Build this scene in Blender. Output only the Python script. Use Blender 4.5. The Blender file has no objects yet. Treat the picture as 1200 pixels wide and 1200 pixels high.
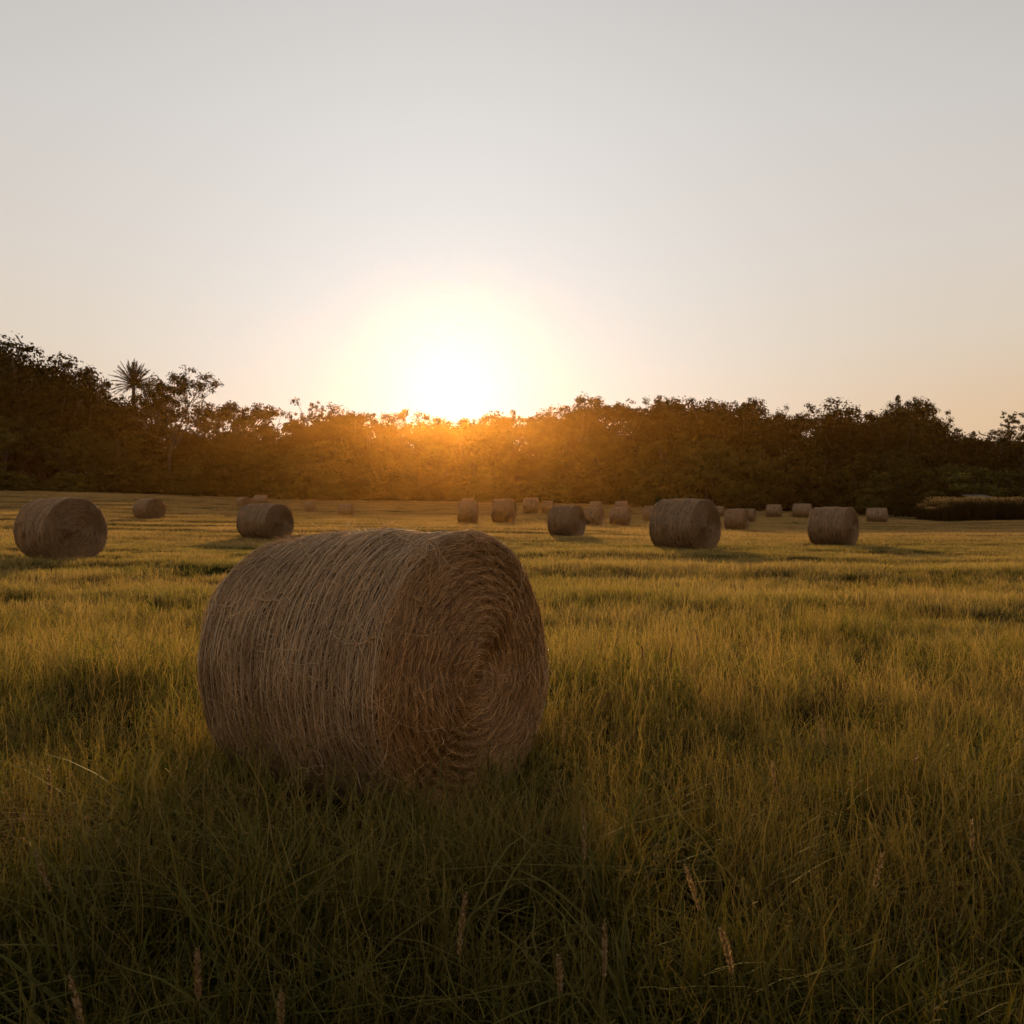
import bpy, math, random
import numpy as np
from mathutils import Vector, Matrix

rng = np.random.default_rng(7)
random.seed(7)
SC = bpy.context.scene
COL = SC.collection
CAM_H = 1.67
HZ = 575.0            # horizon row of the 1200 px frame
F = 1200.0

# ------------------------------------------------------------------ basics
def tag(o, label=None, cat=None, group=None, kind=None):
    if label: o["label"] = label
    if cat: o["category"] = cat
    if group: o["group"] = group
    if kind: o["kind"] = kind
    return o

def empty(name, loc=(0, 0, 0), rz=0.0):
    o = bpy.data.objects.new(name, None)
    o.empty_display_size = 0.3
    COL.objects.link(o)
    o.location = loc
    o.rotation_euler = (0, 0, rz)
    return o

def mesh_from(name, V, Fq, attrs=None, smooth=True, mat=None):
    """V (n,3); Fq (m,4) or (m,3) int; attrs {name: (n,)}"""
    V = np.asarray(V, dtype=np.float32)
    Fq = np.asarray(Fq, dtype=np.int32)
    me = bpy.data.meshes.new(name)
    me.vertices.add(len(V))
    me.vertices.foreach_set("co", V.ravel())
    k = Fq.shape[1]
    me.loops.add(len(Fq) * k)
    me.loops.foreach_set("vertex_index", Fq.ravel())
    me.polygons.add(len(Fq))
    me.polygons.foreach_set("loop_start", np.arange(0, len(Fq) * k, k, dtype=np.int32))
    me.polygons.foreach_set("use_smooth", np.full(len(Fq), smooth))
    me.update(calc_edges=True)
    if attrs:
        for n, a in attrs.items():
            at = me.attributes.new(n, 'FLOAT', 'POINT')
            at.data.foreach_set("value", np.asarray(a, dtype=np.float32))
    if mat: me.materials.append(mat)
    return me

def obj(name, me, parent=None, link=True):
    o = bpy.data.objects.new(name, me)
    if link: COL.objects.link(o)
    if parent: o.parent = parent
    return o

def norm(a):
    return a / np.maximum(np.linalg.norm(a, axis=-1, keepdims=True), 1e-9)

def tubes(P, R, sides=3, ref=None):
    """P (n,k,3) polylines, R (n,k) radii -> V, quads, rand, t"""
    n, k, _ = P.shape
    R = np.broadcast_to(R, (n, k))
    T = norm(np.gradient(P, axis=1))
    if ref is None: ref = norm(rng.normal(size=(n, 1, 3)))
    A = norm(np.cross(T, np.broadcast_to(ref, T.shape)))
    B = np.cross(T, A)
    ang = np.arange(sides) * 2 * math.pi / sides
    V = (P[:, :, None, :] + R[:, :, None, None] *
         (A[:, :, None, :] * np.cos(ang)[None, None, :, None] + B[:, :, None, :] * np.sin(ang)[None, None, :, None]))
    idx = np.arange(n * k * sides).reshape(n, k, sides)
    nx = np.roll(idx, -1, axis=2)
    Q = np.stack([idx[:, :-1], nx[:, :-1], nx[:, 1:], idx[:, 1:]], axis=-1).reshape(-1, 4)
    rr = np.repeat(rng.random(n), k * sides)
    tt = np.tile(np.repeat(np.linspace(0, 1, k), sides), n)
    return V.reshape(-1, 3), Q, rr, tt

def ribbons(P, W, side):
    """flat blades: P (n,k,3), W (n,k) half widths, side (n,3)"""
    n, k, _ = P.shape
    S = np.broadcast_to(side[:, None, :], P.shape)
    V = np.stack([P - S * W[..., None], P + S * W[..., None]], axis=2)
    idx = np.arange(n * k * 2).reshape(n, k, 2)
    Q = np.stack([idx[:, :-1, 0], idx[:, :-1, 1], idx[:, 1:, 1], idx[:, 1:, 0]], axis=-1).reshape(-1, 4)
    rr = np.repeat(rng.random(n), k * 2)
    tt = np.tile(np.repeat(np.linspace(0, 1, k), 2), n)
    return V.reshape(-1, 3), Q, rr, tt

def join(parts):
    Vs, Qs, rs, ts = [], [], [], []
    off = 0
    for V, Q, r, t in parts:
        Vs.append(V); Qs.append(Q + off); rs.append(r); ts.append(t)
        off += len(V)
    return np.concatenate(Vs), np.concatenate(Qs), np.concatenate(rs), np.concatenate(ts)

# ------------------------------------------------------------------ terrain
BALES = [  # x0, x1, top, bottom, width of the visible end face (frame px), label
 (15,126,583,659,78,"large bale at the left edge, its coiled round face turned to the camera"),
 (156,194,584,609,22,"small lone bale in open field just right of the leftmost bale"),
 (275,296,589,601,8,"far bale half hidden by the left edge of the bale above the big bale's shoulder"),
 (294,317,582,592,3,"far bale showing just over the top of the bale above the big bale's shoulder"),
 (277,343,590,633,33,"mid-size bale standing just above the left shoulder of the big foreground bale"),
 (357,370,590,600,5,"left one of two tiny bales above the big bale's left half"),
 (396,416,590,605,7,"right one of two tiny bales above the big bale's left half"),
 (536,561,588,614,4,"hazy bale right under the sun, left neighbour of the taller bale"),
 (540,556,584,595,3,"very far bale peeking over the hazy bale under the sun"),
 (576,605,581,614,9,"upright looking bale just right of the hazy bale under the sun"),
 (613,633,580,602,4,"pale bale at the wood edge with a smaller dim bale close on its right"),
 (636,649,587,602,5,"small dim bale tucked between the pale bale and the mid-size bale right of the sun"),
 (642,686,592,631,20,"mid-size bale closest to the upper right of the big bale"),
 (684,707,594,617,10,"bale half hidden by the right side of the mid-size bale"),
 (690,706,588,596,2,"far bale top showing above the half hidden bale"),
 (714,740,594,616,7,"separate bale between the half hidden bale and the large right bale"),
 (721,736,587,595,2,"far bale top showing above the separate bale left of the large right bale"),
 (755,770,593,612,4,"bale cut off by the left edge of the large right bale"),
 (761,845,584,647,36,"largest bale right of the sun, its coiled end turned right"),
 (836,850,593,606,4,"bale just peeking out behind the right edge of the large right bale"),
 (849,878,596,622,9,"front bale of the overlapping pair right of the large right bale"),
 (870,886,596,613,5,"rear bale of the overlapping pair right of the large right bale"),
 (898,916,591,607,3,"small narrow bale at the wood edge, right of the overlapping pair"),
 (929,951,590,607,3,"small bale at the wood edge, left above the lone large bale at the right"),
 (948,1006,594,640,19,"large bale standing alone on open grass at the right"),
 (1016,1040,595,613,3,"rightmost small bale near the field edge"),
]
CP = []
for b in BALES:
    x0, x1, t, bt = b[:4]
    y = 1.45 * F / (bt - t)
    if y > 125: continue
    CP.append((((x0 + x1) / 2 - 600) / F * y, y, CAM_H - (bt - HZ) / F * y))
for px, py, y in [(0,572,120),(200,579,130),(400,586,150),(600,588,155),(800,594,150),(1000,603,120),(1200,608,95)]:
    CP.append(((px - 600) / F * y, y, CAM_H - (py - HZ) / F * y))
for s_ in (-.8,-.45,-.2,0,.2,.45,.8):
    for y_ in (3,6,10,15): CP.append((s_*y_, y_, 0))
for y_, g_ in ((60,-.1),(90,.5)): CP.append((-.46*y_, y_, g_))
for s_, g_ in ((-.8,3.5),(-.5,2.3),(-.33,1.4),(-.17,.5),(0,.1),(.17,-.5),(.33,-1),(.5,-1.2),(.8,-1.5)):
    for y_ in (170,230): CP.append((s_*y_, y_, g_))
CP = np.array(CP)
_cs = CP[:,0]/CP[:,1]; _cl = np.log(CP[:,1]); _cg = CP[:,2]

def smooth_h(x, y):
    x = np.asarray(x, float); y = np.asarray(y, float)
    shp = np.broadcast(x, y).shape
    x = np.broadcast_to(x, shp).ravel(); y = np.broadcast_to(y, shp).ravel()
    yy = np.maximum(y, 3); s = np.clip(x/yy, -.9, .9); l = np.log(yy)
    out = np.zeros(len(yy))
    for i in range(0, len(yy), 20000):
        w = np.exp(-((s[i:i+20000,None]-_cs)/.11)**2/2-((l[i:i+20000,None]-_cl)/.22)**2/2)+1e-9
        out[i:i+20000] = (w*_cg).sum(-1)/w.sum(-1)
    return out.reshape(shp)

def ridge(x, y):
    """low mowing ridges and hummocks"""
    x = np.asarray(x, float); y = np.asarray(y, float)
    yy = y + 0.9*np.sin(x*.07+.5) + .4*np.sin(x*.19)
    a = np.clip((y-6)/10, 0, 1) * np.clip((150-y)/100, .1, 1)
    r = .055*np.sin(yy*.95)*(.6+.4*np.sin(x*.11+y*.05)) + .035*np.sin(yy*2.1+1+.2*np.sin(x*.3))
    h = .04*np.sin(x*.9+.6*y)*np.sin(y*.7-.4*x) + .02*np.sin(2.3*x+1.1*y)*np.sin(1.9*y)
    return r*a + h*np.clip((40-y)/30, 0, 1)*np.clip((y-3)/6+.4, 0, 1)

def ground(x, y):
    return smooth_h(x, y) + ridge(x, y)

def on_ray(px, bottom):
    s = (px - 600)/F; k = (bottom - HZ)/F
    yy = np.linspace(12, 190, 4000)
    d = (CAM_H - k*yy) - smooth_h(s*yy, yy)
    i = np.argmax(d < 0) if (d < 0).any() else 3300
    return s*yy[i], yy[i]

# ------------------------------------------------------------------ materials
def new_mat(name):
    m = bpy.data.materials.new(name); m.use_nodes = True
    nt = m.node_tree; nt.nodes.clear()
    return m, nt, nt.nodes, nt.links

def ramp(nodes, stops, interp='LINEAR'):
    r = nodes.new('ShaderNodeValToRGB'); r.color_ramp.interpolation = interp
    el = r.color_ramp.elements
    while len(el) > 1: el.remove(el[-1])
    el[0].position = stops[0][0]; el[0].color = (*stops[0][1], 1)
    for p, c in stops[1:]:
        e = el.new(p); e.color = (*c, 1)
    return r

def math_n(nodes, links, op, a, b=None, clamp=False):
    n = nodes.new('ShaderNodeMath'); n.operation = op; n.use_clamp = clamp
    for i, v in enumerate((a, b)):
        if v is None: continue
        if isinstance(v, (int, float)): n.inputs[i].default_value = v
        else: links.new(v, n.inputs[i])
    return n.outputs[0]

def mixc(nodes, links, fac, a, b, mode='MIX'):
    n = nodes.new('ShaderNodeMix'); n.data_type = 'RGBA'; n.blend_type = mode
    for s, v in ((0, fac), (6, a), (7, b)):
        if isinstance(v, (int, float)): n.inputs[s].default_value = v
        elif isinstance(v, tuple): n.inputs[s].default_value = (*v, 1)
        else: links.new(v, n.inputs[s])
    return n.outputs[2]

def blade_mat(name, base_lo, base_hi, tips, dry, transl=.5, gloss=.04, band=True, painted_near_shade=False, tip_pow=1.4):
    m, nt, N, L = new_mat(name)
    at = N.new('ShaderNodeAttribute'); at.attribute_name = 'tint'
    tt = N.new('ShaderNodeAttribute'); tt.attribute_name = 'tt'
    oi = N.new('ShaderNodeObjectInfo')
    geo = N.new('ShaderNodeNewGeometry')
    green = mixc(N, L, at.outputs['Fac'], base_lo, base_hi)
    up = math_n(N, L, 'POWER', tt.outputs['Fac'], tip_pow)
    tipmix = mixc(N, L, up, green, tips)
    # per blade dryness
    dr = math_n(N, L, 'MULTIPLY_ADD', at.outputs['Fac'], 7.31)
    N_ = dr.node; N_.inputs[2].default_value = .13
    fr = math_n(N, L, 'FRACT', dr)
    noise = N.new('ShaderNodeTexNoise'); noise.inputs['Scale'].default_value = 1.0
    noise.inputs['Detail'].default_value = 3
    mp = N.new('ShaderNodeMapping'); mp.inputs['Scale'].default_value = (.10, .38, .1)
    L.new(geo.outputs['Position'], mp.inputs['Vector']); L.new(mp.outputs[0], noise.inputs['Vector'])
    thr = math_n(N, L, 'MULTIPLY_ADD', noise.outputs['Fac'], 2.2); thr.node.inputs[2].default_value = -.62
    thr2 = math_n(N, L, 'ADD', thr, math_n(N, L, 'MULTIPLY', oi.outputs['Random'], .25))
    isdry = math_n(N, L, 'MULTIPLY', math_n(N, L, 'SUBTRACT', thr2, fr), 2.5, True)
    colr = mixc(N, L, isdry, tipmix, dry)
    # brightness variation + darkness near the soil
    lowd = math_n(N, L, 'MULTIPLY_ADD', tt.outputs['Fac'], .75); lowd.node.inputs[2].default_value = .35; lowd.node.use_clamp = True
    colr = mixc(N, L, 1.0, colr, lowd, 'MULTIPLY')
    if painted_near_shade:  # shade falling off towards the camera, painted into the blade colour
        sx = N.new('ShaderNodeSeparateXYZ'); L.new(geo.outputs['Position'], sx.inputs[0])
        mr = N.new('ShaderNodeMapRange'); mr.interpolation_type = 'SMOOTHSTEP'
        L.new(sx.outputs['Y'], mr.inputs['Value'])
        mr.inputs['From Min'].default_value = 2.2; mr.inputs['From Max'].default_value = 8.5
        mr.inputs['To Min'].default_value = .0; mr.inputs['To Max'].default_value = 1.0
        near_shaded = mixc(N, L, 1.0, colr, (.31, .35, .24), 'MULTIPLY')
        colr = mixc(N, L, mr.outputs[0], near_shaded, colr)
    d = N.new('ShaderNodeBsdfDiffuse'); t = N.new('ShaderNodeBsdfTranslucent'); g = N.new('ShaderNodeBsdfGlossy')
    g.inputs['Roughness'].default_value = .45; g.inputs['Color'].default_value = (.9, .85, .7, 1)
    L.new(colr, d.inputs['Color'])
    tc = mixc(N, L, 1.0, colr, (1.25, 1.1, .7), 'MULTIPLY'); L.new(tc, t.inputs['Color'])
    m1 = N.new('ShaderNodeMixShader'); m1.inputs[0].default_value = transl
    if painted_near_shade:
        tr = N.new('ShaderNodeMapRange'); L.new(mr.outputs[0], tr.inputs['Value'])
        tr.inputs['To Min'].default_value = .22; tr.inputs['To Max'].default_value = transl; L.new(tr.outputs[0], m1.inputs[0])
    L.new(d.outputs[0], m1.inputs[1]); L.new(t.outputs[0], m1.inputs[2])
    m2 = N.new('ShaderNodeMixShader'); m2.inputs[0].default_value = gloss
    L.new(m1.outputs[0], m2.inputs[1]); L.new(g.outputs[0], m2.inputs[2])
    o = N.new('ShaderNodeOutputMaterial'); L.new(m2.outputs[0], o.inputs[0])
    return m

def straw_mat(name, lo, hi, transl=.15, bump=False, scale=1.0):
    m, nt, N, L = new_mat(name)
    at = N.new('ShaderNodeAttribute'); at.attribute_name = 'tint'
    tc = N.new('ShaderNodeTexCoord')
    nz = N.new('ShaderNodeTexNoise'); nz.inputs['Scale'].default_value = 3.5*scale; nz.inputs['Detail'].default_value = 5
    L.new(tc.outputs['Object'], nz.inputs['Vector'])
    c = mixc(N, L, at.outputs['Fac'], lo, hi)
    dk = ramp(N, [(.30, (.80, .76, .72)), (.5, (.97, .95, .93)), (.72, (1.12, 1.08, 1.02))])
    L.new(nz.outputs['Fac'], dk.inputs[0])
    c = mixc(N, L, 1.0, c, dk.outputs[0], 'MULTIPLY')
    d = N.new('ShaderNodeBsdfDiffuse'); t = N.new('ShaderNodeBsdfTranslucent'); g = N.new('ShaderNodeBsdfGlossy')
    g.inputs['Roughness'].default_value = .42; g.inputs['Color'].default_value = (.9, .85, .75, 1)
    L.new(c, d.inputs['Color']); L.new(c, t.inputs['Color'])
    if bump:
        n2 = N.new('ShaderNodeTexNoise'); n2.inputs['Scale'].default_value = 60; n2.inputs['Detail'].default_value = 6
        L.new(tc.outputs['Object'], n2.inputs['Vector'])
        b = N.new('ShaderNodeBump'); b.inputs['Strength'].default_value = .9; b.inputs['Distance'].default_value = .02
        L.new(n2.outputs['Fac'], b.inputs['Height']); L.new(b.outputs[0], d.inputs['Normal'])
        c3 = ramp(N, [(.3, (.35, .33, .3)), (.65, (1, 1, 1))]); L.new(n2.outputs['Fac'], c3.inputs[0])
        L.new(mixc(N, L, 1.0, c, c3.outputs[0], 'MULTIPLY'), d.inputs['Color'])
    m1 = N.new('ShaderNodeMixShader'); m1.inputs[0].default_value = transl
    L.new(d.outputs[0], m1.inputs[1]); L.new(t.outputs[0], m1.inputs[2])
    m2 = N.new('ShaderNodeMixShader'); m2.inputs[0].default_value = .09
    L.new(m1.outputs[0], m2.inputs[1]); L.new(g.outputs[0], m2.inputs[2])
    o = N.new('ShaderNodeOutputMaterial'); L.new(m2.outputs[0], o.inputs[0])
    return m

def leaf_mat(name, lo, hi, transl=.35):
    m, nt, N, L = new_mat(name)
    at = N.new('ShaderNodeAttribute'); at.attribute_name = 'tint'
    oi = N.new('ShaderNodeObjectInfo')
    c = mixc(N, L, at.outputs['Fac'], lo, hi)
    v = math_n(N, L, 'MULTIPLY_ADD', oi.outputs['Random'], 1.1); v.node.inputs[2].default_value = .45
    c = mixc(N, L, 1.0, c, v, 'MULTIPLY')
    d = N.new('ShaderNodeBsdfDiffuse'); t = N.new('ShaderNodeBsdfTranslucent')
    L.new(c, d.inputs['Color'])
    L.new(mixc(N, L, 1.0, c, (1.5, 1.15, .5), 'MULTIPLY'), t.inputs['Color'])
    m1 = N.new('ShaderNodeMixShader'); m1.inputs[0].default_value = transl
    L.new(d.outputs[0], m1.inputs[1]); L.new(t.outputs[0], m1.inputs[2])
    o = N.new('ShaderNodeOutputMaterial'); L.new(m1.outputs[0], o.inputs[0])
    return m

def plain_mat(name, c1, c2, scale=8, rough=.85, bump=.3):
    m, nt, N, L = new_mat(name)
    tc = N.new('ShaderNodeTexCoord'); nz = N.new('ShaderNodeTexNoise')
    nz.inputs['Scale'].default_value = scale; nz.inputs['Detail'].default_value = 6
    L.new(tc.outputs['Object'], nz.inputs['Vector'])
    c = mixc(N, L, nz.outputs['Fac'], c1, c2)
    p = N.new('ShaderNodeBsdfPrincipled'); p.inputs['Roughness'].default_value = rough
    L.new(c, p.inputs['Base Color'])
    b = N.new('ShaderNodeBump'); b.inputs['Strength'].default_value = bump
    L.new(nz.outputs['Fac'], b.inputs['Height']); L.new(b.outputs[0], p.inputs['Normal'])
    o = N.new('ShaderNodeOutputMaterial'); L.new(p.outputs[0], o.inputs[0])
    return m

M_tall = blade_mat('long grass', (.035,.058,.009), (.11,.13,.02), (.24,.215,.04), (.36,.27,.08), .5, .012, painted_near_shade=True)
M_stem = blade_mat('grass stems', (.08,.09,.015), (.20,.17,.035), (.42,.31,.08), (.50,.34,.13), .5, .012, painted_near_shade=True)
M_mid  = blade_mat('meadow grass', (.065,.09,.013), (.18,.16,.03), (.39,.31,.08), (.54,.38,.15), .5, .03)
M_far  = blade_mat('stubble', (.13,.11,.035), (.24,.18,.065), (.44,.31,.13), (.56,.38,.18), .5, .02)
M_straw = straw_mat('straw', (.29,.175,.085), (.82,.57,.32))
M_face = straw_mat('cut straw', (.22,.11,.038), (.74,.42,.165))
M_bright = straw_mat('bleached straw', (.66,.46,.27), (.90,.68,.43), .45)
M_straw_far = straw_mat('weathered straw', (.35,.20,.095), (.62,.395,.205))
M_face_far = straw_mat('weathered cut straw', (.22,.125,.058), (.46,.28,.135))
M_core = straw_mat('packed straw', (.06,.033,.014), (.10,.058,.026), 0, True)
M_net = straw_mat('bale twine', (.42,.33,.23), (.62,.52,.40), .1)
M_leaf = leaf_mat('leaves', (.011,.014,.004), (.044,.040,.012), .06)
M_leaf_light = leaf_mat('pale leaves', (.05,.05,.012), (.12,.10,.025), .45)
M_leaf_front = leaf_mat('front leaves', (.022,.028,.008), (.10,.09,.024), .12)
M_bark = plain_mat('bark', (.022,.016,.011), (.05,.036,.024), 3)

# ------------------------------------------------------------------ ground sheet
def build_ground():
    u = np.linspace(-1, 1, 321); v = np.linspace(0, 1, 361)
    xs = np.sinh(u*6.3)/np.sinh(6.3)*1500
    ys = -60 + np.sinh(v*4.2)/np.sinh(4.2)*2600
    ys = np.sort(np.concatenate([ys, np.linspace(1, 60, 150)]))
    X, Y = np.meshgrid(xs, ys)
    Z = ground(X, Y)
    f = np.clip((Y-240)/200, 0, 1)
    Z = Z*(1-f) + (-1.0)*f
    V = np.stack([X, Y, Z], -1).reshape(-1, 3)
    ny, nx = X.shape
    i = np.arange(ny*nx).reshape(ny, nx)
    Q = np.stack([i[:-1,:-1], i[:-1,1:], i[1:,1:], i[1:,:-1]], -1).reshape(-1, 4)
    m, nt, N, L = new_mat('field soil and thatch')
    geo = N.new('ShaderNodeNewGeometry')
    n1 = N.new('ShaderNodeTexNoise'); n1.inputs['Scale'].default_value = 1; n1.inputs['Detail'].default_value = 8
    mp = N.new('ShaderNodeMapping'); mp.inputs['Scale'].default_value = (.10, .38, .1)
    L.new(geo.outputs['Position'], mp.inputs[0]); L.new(mp.outputs[0], n1.inputs['Vector'])
    n2 = N.new('ShaderNodeTexNoise'); n2.inputs['Scale'].default_value = 14; n2.inputs['Detail'].default_value = 8
    L.new(geo.outputs['Position'], n2.inputs['Vector'])
    r1 = ramp(N, [(.35, (.05,.055,.014)), (.5, (.11,.085,.03)), (.66, (.20,.135,.055))])
    L.new(n1.outputs['Fac'], r1.inputs[0])
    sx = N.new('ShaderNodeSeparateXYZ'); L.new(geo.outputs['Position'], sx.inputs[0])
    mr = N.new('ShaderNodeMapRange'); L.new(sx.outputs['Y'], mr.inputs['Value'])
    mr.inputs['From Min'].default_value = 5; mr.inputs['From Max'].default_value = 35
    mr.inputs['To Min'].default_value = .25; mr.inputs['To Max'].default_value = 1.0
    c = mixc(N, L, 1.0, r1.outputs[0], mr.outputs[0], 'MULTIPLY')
    r2 = ramp(N, [(.3, (.5,.5,.5)), (.7, (1.2,1.2,1.2))]); L.new(n2.outputs['Fac'], r2.inputs[0])
    c = mixc(N, L, 1.0, c, r2.outputs[0], 'MULTIPLY')
    d = N.new('ShaderNodeBsdfDiffuse'); L.new(c, d.inputs['Color'])
    b = N.new('ShaderNodeBump'); b.inputs['Strength'].default_value = 1; b.inputs['Distance'].default_value = .1
    L.new(n2.outputs['Fac'], b.inputs['Height']); L.new(b.outputs[0], d.inputs['Normal'])
    o = N.new('ShaderNodeOutputMaterial'); L.new(d.outputs[0], o.inputs[0])
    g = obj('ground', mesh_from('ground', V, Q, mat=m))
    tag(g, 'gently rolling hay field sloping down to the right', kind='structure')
build_ground()

# ------------------------------------------------------------------ bales
def bale_profile(L, R, back=1.0):
    """arc-length table of the turned outline: centre of back -> side -> centre of near face"""
    rc = .028
    pts = []
    for r in np.linspace(0, R*back-rc, 24)[:-1]: pts.append((-.035*(1-(r/R)**2), r))
    for a in np.linspace(0, math.pi/2, 7): pts.append((rc - rc*math.cos(a), R*back - rc + rc*math.sin(a)))
    for u in np.linspace(rc, L-rc, 60)[1:-1]:
        f = u/L
        pts.append((u, R*(back + (1-back)*min(1, f*1.6)) - .010*math.cos(f*math.pi*2)))
    for a in np.linspace(math.pi/2, 0, 7): pts.append((L - rc + rc*math.cos(a), R - rc + rc*math.sin(a)))
    for r in np.linspace(R-rc, 0, 40)[1:]: pts.append((L + .045*(1-(r/R)**2) - .03*math.exp(-(r/.07)**2), r))
    p = np.array(pts)
    s = np.concatenate([[0], np.cumsum(np.linalg.norm(np.diff(p, axis=0), axis=1))])
    return p, s

class Bale:
    def __init__(self, L, R, seed, back=1.0, sag=.04):
        self.L, self.R = L, R
        self.p, self.s = bale_profile(L, R, back)
        self.S = self.s[-1]
        r = np.random.default_rng(seed)
        self.ph = r.random(12)*6.28
        self.sag = sag
        # where side begins/ends
        self.sb = self.s[np.argmax(self.p[:,1] > R*back-.02)]
        self.sf = self.s[len(self.s)-1-np.argmax(self.p[::-1,1] > R-.02)]
    def surf(self, s, phi, h):
        s = np.clip(s, 0, self.S)
        u = np.interp(s, self.s, self.p[:,0]); r = np.interp(s, self.s, self.p[:,1])
        du = np.interp(s+.01, self.s, self.p[:,0]) - np.interp(s-.01, self.s, self.p[:,0])
        dr = np.interp(s+.01, self.s, self.p[:,1]) - np.interp(s-.01, self.s, self.p[:,1])
        nrm = np.sqrt(du*du+dr*dr)+1e-9
        nu, nr = -dr/nrm, du/nrm          # outward normal in (u, r)
        P = self.ph
        w = .006*np.sin(3*phi+P[0]+u*2)+.005*np.sin(5*phi+P[1]-u*4)+.004*np.sin(11*phi+P[2]+u*9)+.006*np.sin(u*14+P[3]+np.sin(2*phi))
        side = np.clip((s-self.sb)*12, 0, 1)*np.clip((self.sf-s)*12, 0, 1)
        groove = -.015*(.5+.5*np.cos(u*2*math.pi/.052+1.2*np.sin(2*phi+P[4])))*side
        face = np.clip((s-self.sf-.02)*10, 0, 1)
        coil = .009*np.sin(r*2*math.pi/(.055) + phi + 2.2*np.sin(2*phi+P[5]) + 1.2*np.sin(5*phi+P[7]+r*9))*face + .016*np.sin(r*9+2*phi+P[6])*face*np.clip(r*5, 0, 1)
        hh = h + w + groove + coil
        u = u + nu*hh; r = np.maximum(r + nr*hh, .0)
        y = r*np.cos(phi); z = r*np.sin(phi)
        # sag: flatten the bottom, slight belly
        z = np.where(z < 0, z*(1-self.sag*1.5*(np.abs(z)/self.R)**2), z*(1-self.sag*.3))
        y = y*(1+self.sag*.7)
        return np.stack([u - self.L/2, y, z + self.R*(1-self.sag*1.5)], -1)
    def core(self, s0, s1, ns, nphi):
        ss = np.linspace(s0, s1, ns); ph = np.arange(nphi)*2*math.pi/nphi
        Sg, Pg = np.meshgrid(ss, ph, indexing='ij')
        V = self.surf(Sg, Pg, -.012).reshape(-1, 3)
        i = np.arange(ns*nphi).reshape(ns, nphi); j = np.roll(i, -1, axis=1)
        Q = np.stack([i[:-1], j[:-1], j[1:], i[1:]], -1).reshape(-1, 4)
        return V, Q, rng.random(len(V)), np.zeros(len(V))
    def strands(self, n, s0, s1, lmin, lmax, rad, dev, k=9, hmax=.016, lift=.03, curl=.5, pl=.12):
        # uniform per area
        sg = np.linspace(s0, s1, 400); rg = np.interp(sg, self.s, self.p[:,1])+.02
        cdf = np.cumsum(rg); cdf /= cdf[-1]
        s = np.interp(rng.random(n), cdf, sg)
        phi = rng.random(n)*2*math.pi
        ln = rng.uniform(lmin, lmax, n)
        head = rng.normal(0, dev, n) + np.where(rng.random(n) < .5, 0, math.pi)
        curv = rng.normal(0, curl, n)
        h0 = rng.random(n)**1.5*hmax
        endl = np.where(rng.random(n) < pl, rng.random(n)*lift, 0)
        P = np.zeros((n, k, 3)); dl = ln/(k-1)
        cs, cp, a = s.copy(), phi.copy(), head.copy()
        for i in range(k):
            t = i/(k-1)
            P[:, i] = self.surf(cs, cp, h0*(.6+.4*math.sin(t*3.1)) + endl*t**3)
            r = np.maximum(np.interp(cs, self.s, self.p[:,1]), .05)
            cs = cs + np.sin(a)*dl; cp = cp + np.cos(a)*dl/r
            cs = np.where(cs > self.S-.01, self.S-.01, cs)
            a = a + curv*dl*3 + rng.normal(0, .10, n)*curl*2
        R = rng.uniform(.6, 1.15, n)[:, None]*rad*np.ones((1, k)); R[:, -1] *= .5; R[:, 0] *= .5
        return tubes(P, R)

def smesh(name, parts, mats, core_n=None, bold=None):
    if bold is not None: parts = parts + [bold]
    V, Q, r, t = join(parts)
    me = mesh_from(name, V, Q, {'tint': r, 'tt': t})
    for m in mats: me.materials.append(m)
    if core_n is not None:
        mi = np.ones(len(Q), np.int32); mi[:core_n] = 0
        if bold is not None: mi[len(Q)-len(bold[1]):] = 2
        me.polygons.foreach_set('material_index', mi)
    return me

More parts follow.
